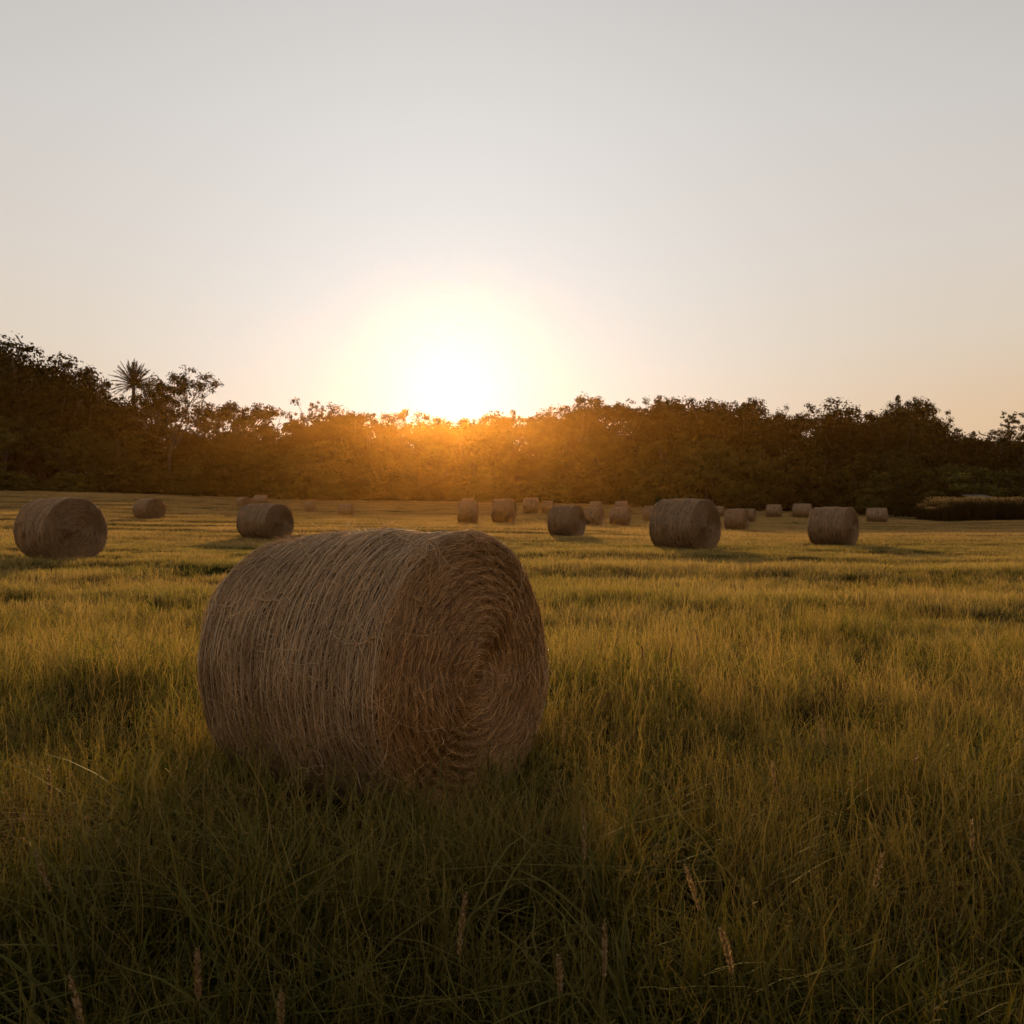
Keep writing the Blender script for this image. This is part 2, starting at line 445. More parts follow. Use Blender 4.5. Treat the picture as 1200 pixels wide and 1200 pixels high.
def bale_meshes(b, n_side, n_face, rad, n_loose, ns=160, nphi=220, twine=28, tw_rad=.0011, hmax=.016, far=False, n_bold=0):
    ms, mf = (M_straw_far, M_face_far) if far else (M_straw, M_face)
    c = b.core(b.sb, b.sf, ns, nphi)
    bold = bold2 = None
    if n_bold:
        bold = join([b.strands(n_bold, b.sb, b.sf, .12, .55, rad*1.2, .13, hmax=.022, lift=.03, curl=.25, k=12),
                     b.strands(n_bold//4, b.sb, b.sf+.05, .12, .5, rad*1.1, .8, hmax=.030, lift=.05, curl=.9, k=14),
                     b.strands(n_bold*2, b.sb, b.sf+.03, .03, .11, rad*.5, 1.2, hmax=.024, lift=.030, curl=.8, k=5, pl=1),
                     b.strands(n_bold//10, b.sb+.05, b.sf, .08, .3, rad*.9, 1.5, hmax=.02, lift=.12, curl=1.2, k=10, pl=1),
                     b.strands(n_loose//2, b.sb, b.S-.25, .10, .4, rad*.8, 1.2, hmax=.03, lift=.12, curl=1.2, k=14)])
        bold2 = join([b.strands(n_bold//2, b.sf, b.S-.03, .10, .40, rad*1.15, .14, hmax=.026, lift=.03, curl=.3, k=12),
                      b.strands(n_bold//8, b.sf-.03, b.S-.05, .08, .35, rad*1.3, 1.1, hmax=.035, lift=.07, curl=.9, k=12)])
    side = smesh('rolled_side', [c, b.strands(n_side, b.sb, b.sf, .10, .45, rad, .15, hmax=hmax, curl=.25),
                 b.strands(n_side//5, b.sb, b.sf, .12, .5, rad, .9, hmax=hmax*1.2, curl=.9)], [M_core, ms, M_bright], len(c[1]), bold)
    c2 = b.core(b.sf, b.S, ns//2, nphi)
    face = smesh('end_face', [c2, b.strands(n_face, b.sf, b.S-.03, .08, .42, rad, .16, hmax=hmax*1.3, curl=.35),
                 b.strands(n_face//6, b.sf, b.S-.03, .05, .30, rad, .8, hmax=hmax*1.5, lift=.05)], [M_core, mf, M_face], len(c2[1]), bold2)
    c3 = b.core(0, b.sb, ns//3, nphi)
    back = smesh('end_face', [c3, b.strands(n_face//3, .05, b.sb, .1, .4, rad*1.2, .2, hmax=hmax)], [M_core, mf], len(c3[1]))
    # twine: many slack turns round the side
    kk = 90
    s0 = np.linspace(b.sb+.03, b.sf-.02, twine) + rng.normal(0, .008, twine)
    ph = np.linspace(0, 2*math.pi, kk)
    Sg = s0[:, None] + .006*np.sin(ph[None]*2+rng.random(twine)[:, None]*6) + .003*np.sin(ph[None]*7+rng.random(twine)[:, None]*6) + .03*(ph[None]/6.28-.5)
    P = b.surf(Sg, np.broadcast_to(ph, Sg.shape), .010 if far else .021)
    tw = smesh('twine', [tubes(P, np.full((twine, kk), tw_rad))], [M_net])
    parts = [side, face, back, tw]
    return parts

def place_parts(root, meshes, parent_scale=None):
    for me in meshes:
        o = obj(me.name.split('.')[0], me, root)

# the big foreground bale
th = math.radians(57)
big = Bale(1.28, .745, 3, back=.955, sag=.035)
nv = Vector((math.sin(th), -math.cos(th), 0))
fc = Vector((-.21, 5.37, 0))
bc = fc - nv*.64
root = empty('hay_bale', (bc.x, bc.y, -.015), math.atan2(nv.y, nv.x))
root.rotation_euler = (0, math.radians(-1.0), root.rotation_euler[2])
tag(root, 'big shaggy round hay bale standing in the long grass of the foreground', 'hay bale', 'round hay bales on the field')
place_parts(root, bale_meshes(big, 11000, 9500, .0017, 800, ns=240, nphi=360, twine=34, tw_rad=.0021, hmax=.018, n_bold=2600))

# field bales: two shared builds, one coarse build for the far ones
tmpl = []
for i in range(2):
    b = Bale(1.3, .725, 20+i, sag=.03)
    tmpl.append(bale_meshes(b, 3600, 3000, .0034, 60, ns=110, nphi=140, twine=24, tw_rad=.0045, hmax=.016, far=True))
bf = Bale(1.3, .725, 31, sag=.03)
far_t = bale_meshes(bf, 1600, 1200, .006, 0, ns=60, nphi=72, twine=14, tw_rad=.008, hmax=.012, far=True)
bale_xy = []
for i, (x0, x1, top, bot, fw, lab) in enumerate(BALES):
    cx = (x0+x1)/2; p = bot-top
    x, y = on_ray(cx, bot)
    if lab.startswith(('far ', 'farthest', 'very far')):       # mostly hidden: stand farther back
        y = (98 if cx < 290 else 113) if cx < 500 else 128; x = (cx-600)/F*y
        bot = HZ + (CAM_H-float(smooth_h(x, y)))/y*F; p = bot - top
    D = min(max(p*y/F, 1.05), 1.7)
    cosv = min(max(fw/p, .12), .9); tv = math.acos(cosv)
    Lw = (x1-x0-fw)/F*y/math.sin(tv)
    Lw = min(max(Lw, .75*D), 1.25*D)
    view = math.atan2(x, y)
    a = tv - view                                   # face normal: to the right of the line to the camera
    nx, ny = math.sin(a), -math.cos(a)
    y2 = y + D*.35; x2 = x/y*y2
    r = empty('hay_bale', (x2, y2, float(smooth_h(x2, y2))-.02), math.atan2(ny, nx))
    r.rotation_euler = (random.uniform(-3, 3)*.01, random.uniform(-2, 2)*.01, math.atan2(ny, nx))
    sc = D/1.42
    r.scale = (Lw/1.3, sc, sc)
    tag(r, lab, 'hay bale', 'round hay bales on the field')
    place_parts(r, (tmpl[i % 2] if p > 24 else far_t))
    bale_xy.append((x2, y2, D*.62))
bale_xy.append((bc.x, bc.y, .80))

# ------------------------------------------------------------------ grass
def curved(n, h, lean, k, spread, base_dir=None):
    """blade centre lines rooted in a disc of radius spread"""
    ang = rng.random(n)*6.283; rad = np.sqrt(rng.random(n))*spread
    root = np.stack([rad*np.cos(ang), rad*np.sin(ang), np.zeros(n)], -1)
    d = rng.random(n)*6.283
    hd = np.stack([np.cos(d), np.sin(d), np.zeros(n)], -1)
    t = np.linspace(0, 1, k)
    ln = lean*h
    P = root[:, None, :] + hd[:, None, :]*(ln[:, None]*(t**2)[None, :])[..., None]
    z = h[:, None]*(t[None, :] - .35*np.clip(lean[:, None], 0, 1.6)*(t**2.5)[None, :])
    P[:, :, 2] += z
    # kinks
    P[:, 1:, :2] += rng.normal(0, .012, (n, k-1, 2))*h[:, None, None]*1.3
    side = np.stack([-np.sin(d), np.cos(d), np.zeros(n)], -1)
    jit = rng.normal(0, .6, (n, 3)); side = norm(side + jit*np.array([1, 1, .2]))
    return P, side, t

def tuft_green(n=40, h=.36, spread=.14, w=.0040):
    hh = rng.uniform(.4, 1.2, n)*h; lean = rng.gamma(1.5, .38, n)
    P, s, t = curved(n, hh, lean, 7, spread)
    W = w*rng.uniform(.5, 1.4, n)[:, None]*(np.minimum(t*3+.5, 1)*(1-t**3*.97))[None]
    return ribbons(P, W, s)

def tuft_thin(n=34, h=.5, spread=.16, w=.0017):
    hh = rng.uniform(.6, 1.15, n)*h; lean = rng.gamma(1.4, .26, n)
    P, s, t = curved(n, hh, lean, 7, spread)
    W = w*rng.uniform(.6, 1.3, n)[:, None]*(1-.6*t)[None]
    parts = [ribbons(P, W, s)]
    # small seed heads: short side spikelets along the top fifth
    m = max(4, n//5); sel = rng.choice(n, m, replace=False)
    for q in range(7):
        f = .80+.2*q/6
        base = P[sel, -2]*(1-(f-.8)*5) + P[sel, -1]*((f-.8)*5)
        d = norm(rng.normal(size=(m, 3))*np.array([1, 1, .3])+np.array([0, 0, 1.2]))
        L = .022*(1.2-(f-.8)*3)
        PP = np.stack([base, base+d*L*.5, base+d*L], 1)
        WW = np.array([.001, .0022, .0003])[None]*np.ones((m, 1))
        parts.append(ribbons(PP, WW, norm(rng.normal(size=(m, 3)))))
    return join(parts)

def tuft_tangle(n=26, h=.25, spread=.22):
    hh = rng.uniform(.5, 1.3, n)*h; lean = rng.uniform(.8, 2.2, n)
    P, s, t = curved(n, hh, lean, 8, spread)
    P[:, :, 2] = np.maximum(P[:, :, 2], .02)
    W = .0022*rng.uniform(.5, 1.3, n)[:, None]*(1-t**3*.9)[None]
    return ribbons(P, W, s)

def broad_blade(n=7, h=.5):
    hh = rng.uniform(.6, 1.1, n)*h; lean = rng.uniform(.3, 1.5, n)
    P, s, t = curved(n, hh, lean, 9, .05)
    W = .0060*rng.uniform(.7, 1.3, n)[:, None]*(np.minimum(t*4+.4, 1)*(1-t**2.2))[None]
    return ribbons(P, W, s)

def patch(n, size, hmin, hmax, w, k=4, lean=.25):
    hh = rng.uniform(hmin, hmax, n); ln = rng.gamma(1.8, lean, n)
    P, s, t = curved(n, hh, ln, k, 0)
    off = (rng.random((n, 2))-.5)*size
    P[:, :, :2] += off[:, None, :]
    W = w*rng.uniform(.5, 1.4, n)[:, None]*(1-t**2*.9)[None]
    return ribbons(P, W, s)

def coll_of(name, gens, mats):
    c = bpy.data.collections.new(name)
    for i, (g, m) in enumerate(zip(gens, mats)):
        V, Q, r, t = g
        me = mesh_from('%s_%02d' % (name, i), V, Q, {'tint': r, 'tt': t}, smooth=False, mat=m)
        o = bpy.data.objects.new('%s_%02d' % (name, i), me); c.objects.link(o)
    return c

def scatter(name, pts, idx, rot, scl, coll, label, cat=None, kind='stuff'):
    me = bpy.data.meshes.new(name)
    me.vertices.add(len(pts)); me.vertices.foreach_set('co', np.asarray(pts, np.float32).ravel())
    a = me.attributes.new('pick', 'INT', 'POINT'); a.data.foreach_set('value', np.asarray(idx, np.int32))
    a = me.attributes.new('turn', 'FLOAT_VECTOR', 'POINT'); a.data.foreach_set('vector', np.asarray(rot, np.float32).ravel())
    a = me.attributes.new('size', 'FLOAT_VECTOR', 'POINT'); a.data.foreach_set('vector', np.asarray(scl, np.float32).ravel())
    o = obj(name, me)
    ng = bpy.data.node_groups.new(name, 'GeometryNodeTree')
    ng.interface.new_socket('Geometry', in_out='INPUT', socket_type='NodeSocketGeometry')
    ng.interface.new_socket('Geometry', in_out='OUTPUT', socket_type='NodeSocketGeometry')
    N, L = ng.nodes, ng.links
    gi = N.new('NodeGroupInput'); go = N.new('NodeGroupOutput')
    ip = N.new('GeometryNodeInstanceOnPoints'); ci = N.new('GeometryNodeCollectionInfo')
    ci.inputs['Collection'].default_value = coll
    ci.inputs['Separate Children'].default_value = True; ci.inputs['Reset Children'].default_value = True
    L.new(gi.outputs[0], ip.inputs['Points']); L.new(ci.outputs[0], ip.inputs['Instance'])
    ip.inputs['Pick Instance'].default_value = True
    def na(n, dt):
        x = N.new('GeometryNodeInputNamedAttribute'); x.data_type = dt; x.inputs['Name'].default_value = n
        return x.outputs['Attribute']
    L.new(na('pick', 'INT'), ip.inputs['Instance Index'])
    e2r = N.new('FunctionNodeEulerToRotation'); L.new(na('turn', 'FLOAT_VECTOR'), e2r.inputs[0])
    L.new(e2r.outputs[0], ip.inputs['Rotation'])
    L.new(na('size', 'FLOAT_VECTOR'), ip.inputs['Scale'])
    L.new(ip.outputs[0], go.inputs[0])
    md = o.modifiers.new('scatter', 'NODES'); md.node_group = ng
    tag(o, label, cat or 'grass', kind=kind)
    return o

def zone(y0, y1, dens, wide=.66, pad=2.5):
    A = 0; out = []
    n = int((y1-y0)*(2*(wide*y1+pad))*dens)
    y = rng.uniform(y0, y1, n); x = rng.uniform(-1, 1, n)*(wide*y1+pad)
    k = np.abs(x) < wide*y+pad
    x, y = x[k], y[k]
    return x, y

def keep_out(x, y, extra=0.0):
    k = np.ones(len(x), bool)
    for bx, by, r in bale_xy:
        k &= (x-bx)**2+(y-by)**2 > (r+extra)**2
    # oriented footprint of the big bale
    dx, dy = x-bc.x, y-bc.y
    a = dx*nv.x+dy*nv.y; c_ = -dx*nv.y+dy*nv.x
    k &= ~((np.abs(a) < .60) & (np.abs(c_) < .42))
    return k

def vnoise(x, y, s, seed):
    r = np.random.default_rng(seed); v = 0
    for i in range(6):
        a = r.random()*6.28; f = s*r.uniform(.6, 1.9)
        v = v + np.sin((x*math.cos(a)*.6+y*math.sin(a))*f + r.random()*6.28)
    return v/6*1.6

def grass_layers():
    # foreground tufts
    gens, mats = [], []
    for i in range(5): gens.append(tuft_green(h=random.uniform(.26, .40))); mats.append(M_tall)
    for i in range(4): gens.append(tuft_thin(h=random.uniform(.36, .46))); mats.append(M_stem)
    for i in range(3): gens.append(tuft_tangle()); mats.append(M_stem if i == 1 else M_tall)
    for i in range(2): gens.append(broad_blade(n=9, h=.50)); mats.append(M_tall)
    C1 = coll_of('tuft', gens, mats)
    X, Y, I, S = [], [], [], []
    for y0, y1, dens in ((1.3, 6.5, 62), (6.5, 13, 40), (13, 20, 20)):
        x, y = zone(y0, y1, dens)
        k = keep_out(x, y, -.05); x, y = x[k], y[k]
        n = len(x)
        u = rng.random(n)
        right = np.clip((x+1)/3, 0, 1)
        pt = .30+.15*right                        # thin stems commoner at the right
        idx = np.where(u < .36, rng.integers(0, 5, n), np.where(u < .36+pt, 5+rng.integers(0, 4, n),
              np.where(u < .88, 9+rng.integers(0, 3, n), 12+rng.integers(0, 2, n))))
        hs = np.interp(y, [1.5, 3.5, 6, 9, 14, 20], [1.0, 1.05, 1.0, .85, .60, .42])
        hs = hs*(1+.34*vnoise(x, y, 1.6, 4)+.18*vnoise(x, y, 5.5, 6))*rng.uniform(.6, 1.3, n)
        # lower sward in front of the face of the big bale, so that it shows
        dd = np.hypot(x-(-.45), (y-4.6)); hs *= 1+.10*np.exp(-(dd/1.0)**2)
        hs = np.maximum(hs, .25)
        X.append(x); Y.append(y); I.append(idx); S.append(np.stack([rng.uniform(.8, 1.2, n)*np.maximum(hs, .6)]*2+[hs], -1))
    x, y = np.concatenate(X), np.concatenate(Y); n = len(x)
    pts = np.stack([x, y, ground(x, y)-.01], -1)
    rot = np.stack([rng.normal(0, .10, n), rng.normal(0, .10, n), rng.random(n)*6.283], -1)
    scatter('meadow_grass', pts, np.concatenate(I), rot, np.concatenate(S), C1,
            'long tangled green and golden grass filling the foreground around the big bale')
    print('tufts', n)
    # middle distance: patches of thinner, shorter grass
    C2 = coll_of('patch', [patch(260, .8, .10, .30, .0038, 5) for _ in range(6)], [M_mid]*6)
    x, y = zone(10, 46, 3.4)
    k = keep_out(x, y, .15); x, y = x[k], y[k]; n = len(x)
    hs = np.interp(y, [10, 16, 26, 46], [.72, .80, .52, .36])*(1+.35*vnoise(x*.35, y, 1.1, 9))*rng.uniform(.8, 1.15, n)
    hs = np.maximum(hs, .2)
    pts = np.stack([x, y, ground(x, y)-.01], -1)
    rot = np.stack([rng.normal(0, .05, n), rng.normal(0, .05, n), rng.random(n)*6.283], -1)
    scatter('field_grass', pts, rng.integers(0, 6, n), rot, np.stack([np.ones(n)*1.1]*2+[hs], -1), C2,
            'golden knee-high regrowth in the middle of the field between the near bales')
    print('patches', n)
    C3 = coll_of('stub', [patch(420, 2.4, .07, .17, .008, 3, .3) for _ in range(5)], [M_far]*5)
    x, y = zone(36, 190, .62, wide=.60, pad=6)
    k = keep_out(x, y, .3); x, y = x[k], y[k]
    k = ~((x > 38) & (y > 92+ (x-38)*.05)); x, y = x[k], y[k]; n = len(x)
    hs = rng.uniform(.7, 1.3, n)*(1+.35*vnoise(x*.2, y, .5, 12))
    pts = np.stack([x, y, ground(x, y)-.01], -1)
    rot = np.stack([np.zeros(n), np.zeros(n), rng.random(n)*6.283], -1)
    scatter('mown_stubble', pts, rng.integers(0, 5, n), rot, np.stack([np.ones(n)]*2+[np.maximum(hs, .3)], -1), C3,
            'short pale gold stubble of the mown field stretching to the wood', 'stubble')
    print('stubble', n)
grass_layers()

# loose cut straw lying in the grass left of the big bale
def lying_straw(name, cx, cy, rx, ry, n, z0, z1, rad, lmin, lmax, label, cat, heap=0, kind=None):
    a = rng.random(n)*6.283; r = np.sqrt(rng.random(n))
    x = cx+np.cos(a)*r*rx; y = cy+np.sin(a)*r*ry
    k = 8; d = rng.random(n)*6.283; ln = rng.uniform(lmin, lmax, n)
    P = np.zeros((n, k, 3)); el = rng.normal(0, .22, n)
    px, py, pz = x, y, ground(x, y)+rng.uniform(z0, z1, n)+heap*(1-r**2)*rng.random(n)
    for i in range(k):
        P[:, i] = np.stack([px, py, pz], -1)
        px = px+np.cos(d)*np.cos(el)*ln/k; py = py+np.sin(d)*np.cos(el)*ln/k
        pz = np.maximum(pz+np.sin(el)*ln/k, ground(px, py)+.01)
        d = d+rng.normal(0, .25, n); el = el*.9+rng.normal(0, .12, n)-.03
    V, Q, rr, tt = tubes(P, rng.uniform(.6, 1.2, n)[:, None]*rad*np.ones((1, k)))
    o = obj(name, mesh_from(name, V, Q, {'tint': rr, 'tt': tt}, mat=M_face))
    tag(o, label, cat, kind=kind)
lying_straw('loose_straw', -1.75, 4.75, .8, .45, 420, .06, .20, .0017, .15, .55, 'loose cut straw caught in the grass left of the big bale', 'straw', kind='stuff')
lying_straw('straw_heap', (352-600)/F*34, 34, .9, .5, 1500, .0, .05, .006, .2, .6, 'small sunlit heap of loose straw beside the bale left behind the big one', 'straw heap', heap=.42)

# seed spikes standing above the grass
def spike_meshes(h, hl):
    k = 12; t = np.linspace(0, 1, k); bend = random.uniform(-.05, .08)
    P = np.stack([bend*t**2, .02*np.sin(t*4), h*t], -1)[None]
    st = tubes(P, (.0022*(1-.5*t))[None], 5)
    me1 = mesh_from('stem', st[0], st[1], {'tint': st[2]*0+.4, 'tt': st[3]*.6+.2}, mat=M_stem)
    parts = []
    n = 150; f = rng.random(n)
    base = np.stack([bend*(1+f*.25)**2, .02*np.sin(4+f), h-.02+f*hl], -1)
    a = rng.random(n)*6.283
    env = np.sin(np.clip(f*.9+.1, 0, 1)*math.pi)**.6
    d = norm(np.stack([np.cos(a), np.sin(a), np.full(n, 1.3)], -1)); L = (.004+.011*env)[:, None]
    PP = np.stack([base, base+d*L*.5, base+d*L*1.1], 1)
    parts.append(ribbons(PP, np.array([.0008, .0019, .0003])[None]*np.ones((n, 1)), norm(np.cross(d, rng.normal(size=(n, 3))))))
    n = 60; f = rng.random(n)
    base = np.stack([bend*(1+f*.25)**2, .02*np.sin(4+f), h-.02+f*hl], -1); a = rng.random(n)*6.283
    d = norm(np.stack([np.cos(a), np.sin(a), np.full(n, 1.6)], -1)); L = rng.uniform(.01, .022, n)[:, None]
    parts.append(tubes(np.stack([base, base+d*L], 1), np.full((n, 2), .00025)))
    V, Q, r, tt = join(parts)
    me2 = mesh_from('seed_head', V, Q, {'tint': r, 'tt': tt*.3+.7}, mat=M_spike)
    return me1, me2
M_spike = straw_mat('seed head', (.20,.12,.05), (.42,.28,.12), .5)
SP = [spike_meshes(.42, .13), spike_meshes(.47, .10), spike_meshes(.38, .16)]
for px, py in [(136,1150),(228,1132),(352,1150),(710,1100),(640,1140),(1002,1010),(763,768),(796,772),(833,748),(868,752),(655,835),(742,700),(690,985),(860,1010),(1150,960),(930,905),(1060,870),(985,845),(60,905),(100,985),(520,1080),(905,1150)]:
    k = (py-HZ)/F; hgt = .52 if py > 820 else .48
    y = (CAM_H-hgt)/k; x = (px-600)/F*y
    a, b_ = random.choice(SP)
    e = empty('grass_spike', (x, y, float(ground(x, y))+.03), random.random()*6.28)
    e.rotation_euler = (random.uniform(-.25, .25), random.uniform(-.25, .25), random.random()*6.28)
    e.scale = (1, 1, random.uniform(.85, 1.1))
    tag(e, 'thin grass stalk carrying a brown bristly seed spike above the meadow', 'grass stalk', 'seed spikes standing above the foreground grass')
    obj('stem', a, e); obj('seed_head', b_, e)

# ------------------------------------------------------------------ trees
def leaf_cloud(centers, radii, per, size, squash=.8, seed=0, shell=.5):
    """small leaf faces in clumps"""
    m = len(centers); n = m*per
    c = np.repeat(centers, per, axis=0); r = np.repeat(radii, per)
    d = norm(rng.normal(size=(n, 3)))
    rr = rng.random(n)**shell
    P = c + d*(rr*r)[:, None]*np.array([1, 1, squash])
    out = norm(P - np.median(centers, axis=0)*np.array([1, 1, .8]))
    nrm = norm(d*.8 + out*.7 + rng.normal(size=(n, 3))*.45)
    a = norm(np.cross(nrm, rng.normal(size=(n, 3)))); b = np.cross(nrm, a)
    s = size*rng.uniform(.5, 1.3, n)[:, None]
    V = np.stack([P-a*s, P-b*s*.55, P+a*s, P+b*s*.55], 1).reshape(-1, 3)
    Q = np.arange(n*4).reshape(n, 4)
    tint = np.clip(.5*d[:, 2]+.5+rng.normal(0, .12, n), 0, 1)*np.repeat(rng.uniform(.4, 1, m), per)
    return V, Q, np.repeat(tint, 4), np.zeros(n*4)

def limb(p0, p1, r0, r1, k=7, wob=.08):
    t = np.linspace(0, 1, k)[:, None]
    L = np.linalg.norm(p1-p0)
    P = p0+(p1-p0)*t + np.sin(t*math.pi)*rng.normal(0, wob*L, 3)[None]
    return tubes(P[None], (r0+(r1-r0)*t[:, 0])[None], 6)

def make_tree(kind, H):
    """unit kinds, built about the origin; returns trunk mesh, crown mesh"""
    tr = []; V0 = np.zeros(3)
    cents, rads = [], []
    if kind == 'dense':
        ct = np.array([0, 0, H*.58]); R = np.array([H*.36, H*.36, H*.42])
        tr.append(limb(V0, np.array([rng.normal(0, .2), rng.normal(0, .2), H*.6]), H*.030, H*.014))
        for i in range(10):
            e = ct+norm(rng.normal(size=3))*R*.7
            tr.append(limb(np.array([0, 0, H*rng.uniform(.25, .5)]), e, H*.012, H*.003))
        lob = ct+norm(rng.normal(size=(13, 3)))*R*rng.uniform(.35, .72, (13, 1)); lob[:, 2] = np.maximum(lob[:, 2], H*.2)
        for l in lob:
            rl = H*rng.uniform(.11, .19)
            for j in range(16):
                cents.append(l+norm(rng.normal(size=3))*rl*np.array([1, 1, .75])*rng.uniform(.6, 1.05)); rads.append(H*rng.uniform(.035, .075))
        per, size = 42, .17
    elif kind == 'airy':
        tr.append(limb(V0, np.array([H*.03, 0, H*.5]), H*.014, H*.008))
        top = np.array([H*.03, 0, H*.5])
        for i in range(11):
            a = i*2.4+rng.random(); el = rng.uniform(.15, 1.35)
            e = top+np.array([math.cos(a)*math.cos(el), math.sin(a)*math.cos(el), math.sin(el)])*H*rng.uniform(.26, .46)
            tr.append(limb(top*rng.uniform(.75, 1), e, H*.006, H*.002, wob=.12))
            for j in range(16):
                q = e+norm(rng.normal(size=3))*H*rng.uniform(.04, .12)
                tr.append(limb(top+(e-top)*rng.uniform(.5, .95), q, H*.002, H*.0007))
                cents.append(q); rads.append(H*rng.uniform(.03, .06))
        per, size = 40, .15
    elif kind == 'spreading':
        tr.append(limb(V0, np.array([0, H*.02, H*.62]), H*.024, H*.014))
        for i in range(12):
            a = i*2.4; e = np.array([math.cos(a)*H*rng.uniform(.15, .38), math.sin(a)*H*rng.uniform(.15, .38), H*rng.uniform(.76, .92)])
            tr.append(limb(np.array([0, 0, H*.58]), e, H*.010, H*.003))
            for j in range(11):
                cents.append(e+rng.normal(size=3)*H*np.array([.06, .06, .03])); rads.append(H*rng.uniform(.03, .06))
        per, size = 40, .16
    elif kind == 'upright':
        tr.append(limb(V0, np.array([0, 0, H*.8]), H*.02, H*.006))
        for i in range(22):
            z = rng.uniform(.35, 1)*H; w = (.17*(1-((z/H-.6)/.55)**2)+.03)*H
            a = rng.random()*6.28; e = np.array([math.cos(a)*w, math.sin(a)*w, z])
            tr.append(limb(np.array([0, 0, z*.72]), e, H*.006, H*.0015))
            for j in range(4): cents.append(e+rng.normal(size=3)*H*.03); rads.append(H*rng.uniform(.02, .045))
        per, size = 36, .15
    elif kind == 'bush':
        for i in range(6):
            a = i*1.05; tr.append(limb(V0, np.array([math.cos(a)*H*.3, math.sin(a)*H*.3, H*.7]), H*.02, H*.006))
        for i in range(150):
            d = norm(rng.normal(size=3)); d[2] = abs(d[2])
            c = d*np.array([H*.55, H*.55, H*.80])*rng.uniform(.55, .98); c[2] += H*.06
            cents.append(c); rads.append(H*rng.uniform(.07, .16))
        per, size = 60, .13
    elif kind == 'lollipop':
        tr.append(limb(V0, np.array([0, 0, H*.8]), H*.012, H*.007))
        for i in range(26):
            cents.append(np.array([0, 0, H*.88])+rng.normal(size=3)*H*np.array([.05, .05, .045])); rads.append(H*rng.uniform(.02, .035))
        per, size = 30, .14
    cents = np.array(cents); rads = np.array(rads)
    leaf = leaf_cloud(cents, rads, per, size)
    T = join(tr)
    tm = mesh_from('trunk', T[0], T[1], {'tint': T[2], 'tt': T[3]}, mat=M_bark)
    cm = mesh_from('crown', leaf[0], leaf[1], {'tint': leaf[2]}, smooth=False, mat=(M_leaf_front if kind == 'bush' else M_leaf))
    return tm, cm

TREES = {'dense': [(make_tree('dense', 14), 14) for _ in range(6)],
         'airy': [(make_tree('airy', 14), 14) for _ in range(3)],
         'spreading': [(make_tree('spreading', 14), 14) for _ in range(3)],
         'upright': [(make_tree('upright', 14), 14) for _ in range(2)],
         'bush': [(make_tree('bush', 5), 5) for _ in range(4)],
         'lollipop': [(make_tree('lollipop', 14), 14)]}

TREES['front'] = []
for (tm, cm), H0 in TREES['dense']:
    c2 = cm.copy(); c2.name = 'front_crown'; c2.materials.clear(); c2.materials.append(M_leaf_front)
    TREES['front'].append(((tm, c2), H0))

def tree(kind, px, ytop, dist, label, group=None, cat='tree', name=None, wx=1.0, hfix=1.0):
    x = (px-600)/F*dist; z0 = float(smooth_h(x, dist))
    H = CAM_H + (HZ-ytop)/F*dist - z0
    (tm, cm), H0 = random.choice(TREES[kind])
    top = TOPS[cm.name]
    s = H/top
    e = empty(name or ('bush' if kind == 'bush' else 'tree'), (x, dist, z0-.1), random.random()*6.28)
    e.scale = (s*wx, s*wx, s)
    tag(e, label, cat, group)
    obj('trunk', tm, e); obj('crown', cm, e)
    return e
TOPS = {}
for kk, lst in TREES.items():
    for (tm, cm), H0 in lst:
        co = np.zeros(len(cm.vertices)*3, np.float32); cm.vertices.foreach_get('co', co)
        TOPS[cm.name] = float(np.percentile(co[2::3], 99.6))

prof = [(-260,420),(-120,400),(0,404),(40,405),(62,416),(80,428),(110,434),(135,448),(165,470),(215,484),(235,479),(262,486),(300,482),(330,478),(352,470),(375,470),(405,470),(430,477),(470,480),(500,482),(530,484),(560,478),(600,475),(632,480),(648,479),(662,468),(690,462),(712,470),(740,468),(765,464),(792,462),(812,470),(832,460),(856,466),(885,482),(903,492),(925,486),(946,484),(965,474),(985,471),(1005,482),(1030,480),(1060,476),(1085,484),(1108,500),(1125,502),(1142,494),(1165,503),(1190,501),(1230,495),(1320,480),(1450,475)]
PX = np.array([p[0] for p in prof]); PY = np.array([p[1] for p in prof])
def top_at(px): return float(np.interp(px, PX, PY))
def distk(px):      # distance of the wood's foot
    return float(np.interp(px, [-200, 0, 200, 420, 700, 900, 1080, 1200, 1400], [118, 122, 132, 150, 154, 142, 118, 112, 108]))
regions = [(160, 'dark tree in the tall wood at the left', 'trees of the tall wood at the left'),
           (420, 'brown tree between the palm and the sun', 'trees between the palm and the sun'),
           (640, 'tree in orange haze below the sun', 'trees in the haze below the sun'),
           (900, 'brown tree of the wood right of the sun', 'trees of the wood right of the sun'),
           (2000, 'dim tree of the dark wood at the right', 'trees of the dark wood at the right')]
def reg(px):
    for lim, l, g in regions:
        if px < lim: return l, g
px = -210
while px < 1420:                                       # back row carries the skyline
    d = distk(px)+26+random.uniform(-3, 6)
    l, g = reg(px)
    if not 126 < px < 238:
        kind = ('dense' if px < 240 else random.choice(['dense', 'dense', 'spreading', 'upright'])) if px < 640 else random.choice(['dense', 'airy', 'spreading', 'dense', 'upright'])
        tree(kind, px, top_at(px)+random.uniform(-4, 8), d, l+', at the skyline', g+', skyline row', wx=random.uniform(.85, 1.15))
    px += random.uniform(24, 34)
px = -205
while px < 1420:                                       # middle row
    d = distk(px)+15+random.uniform(-3, 4)
    l, g = reg(px)
    yt = top_at(px)+random.uniform(10, 34)
    if 120 < px < 200: yt = max(yt, 474)
    tree('dense', px, yt, d, l+', in its middle row', g+', middle row', wx=random.uniform(.95, 1.3))
    px += random.uniform(28, 42)
px = -200
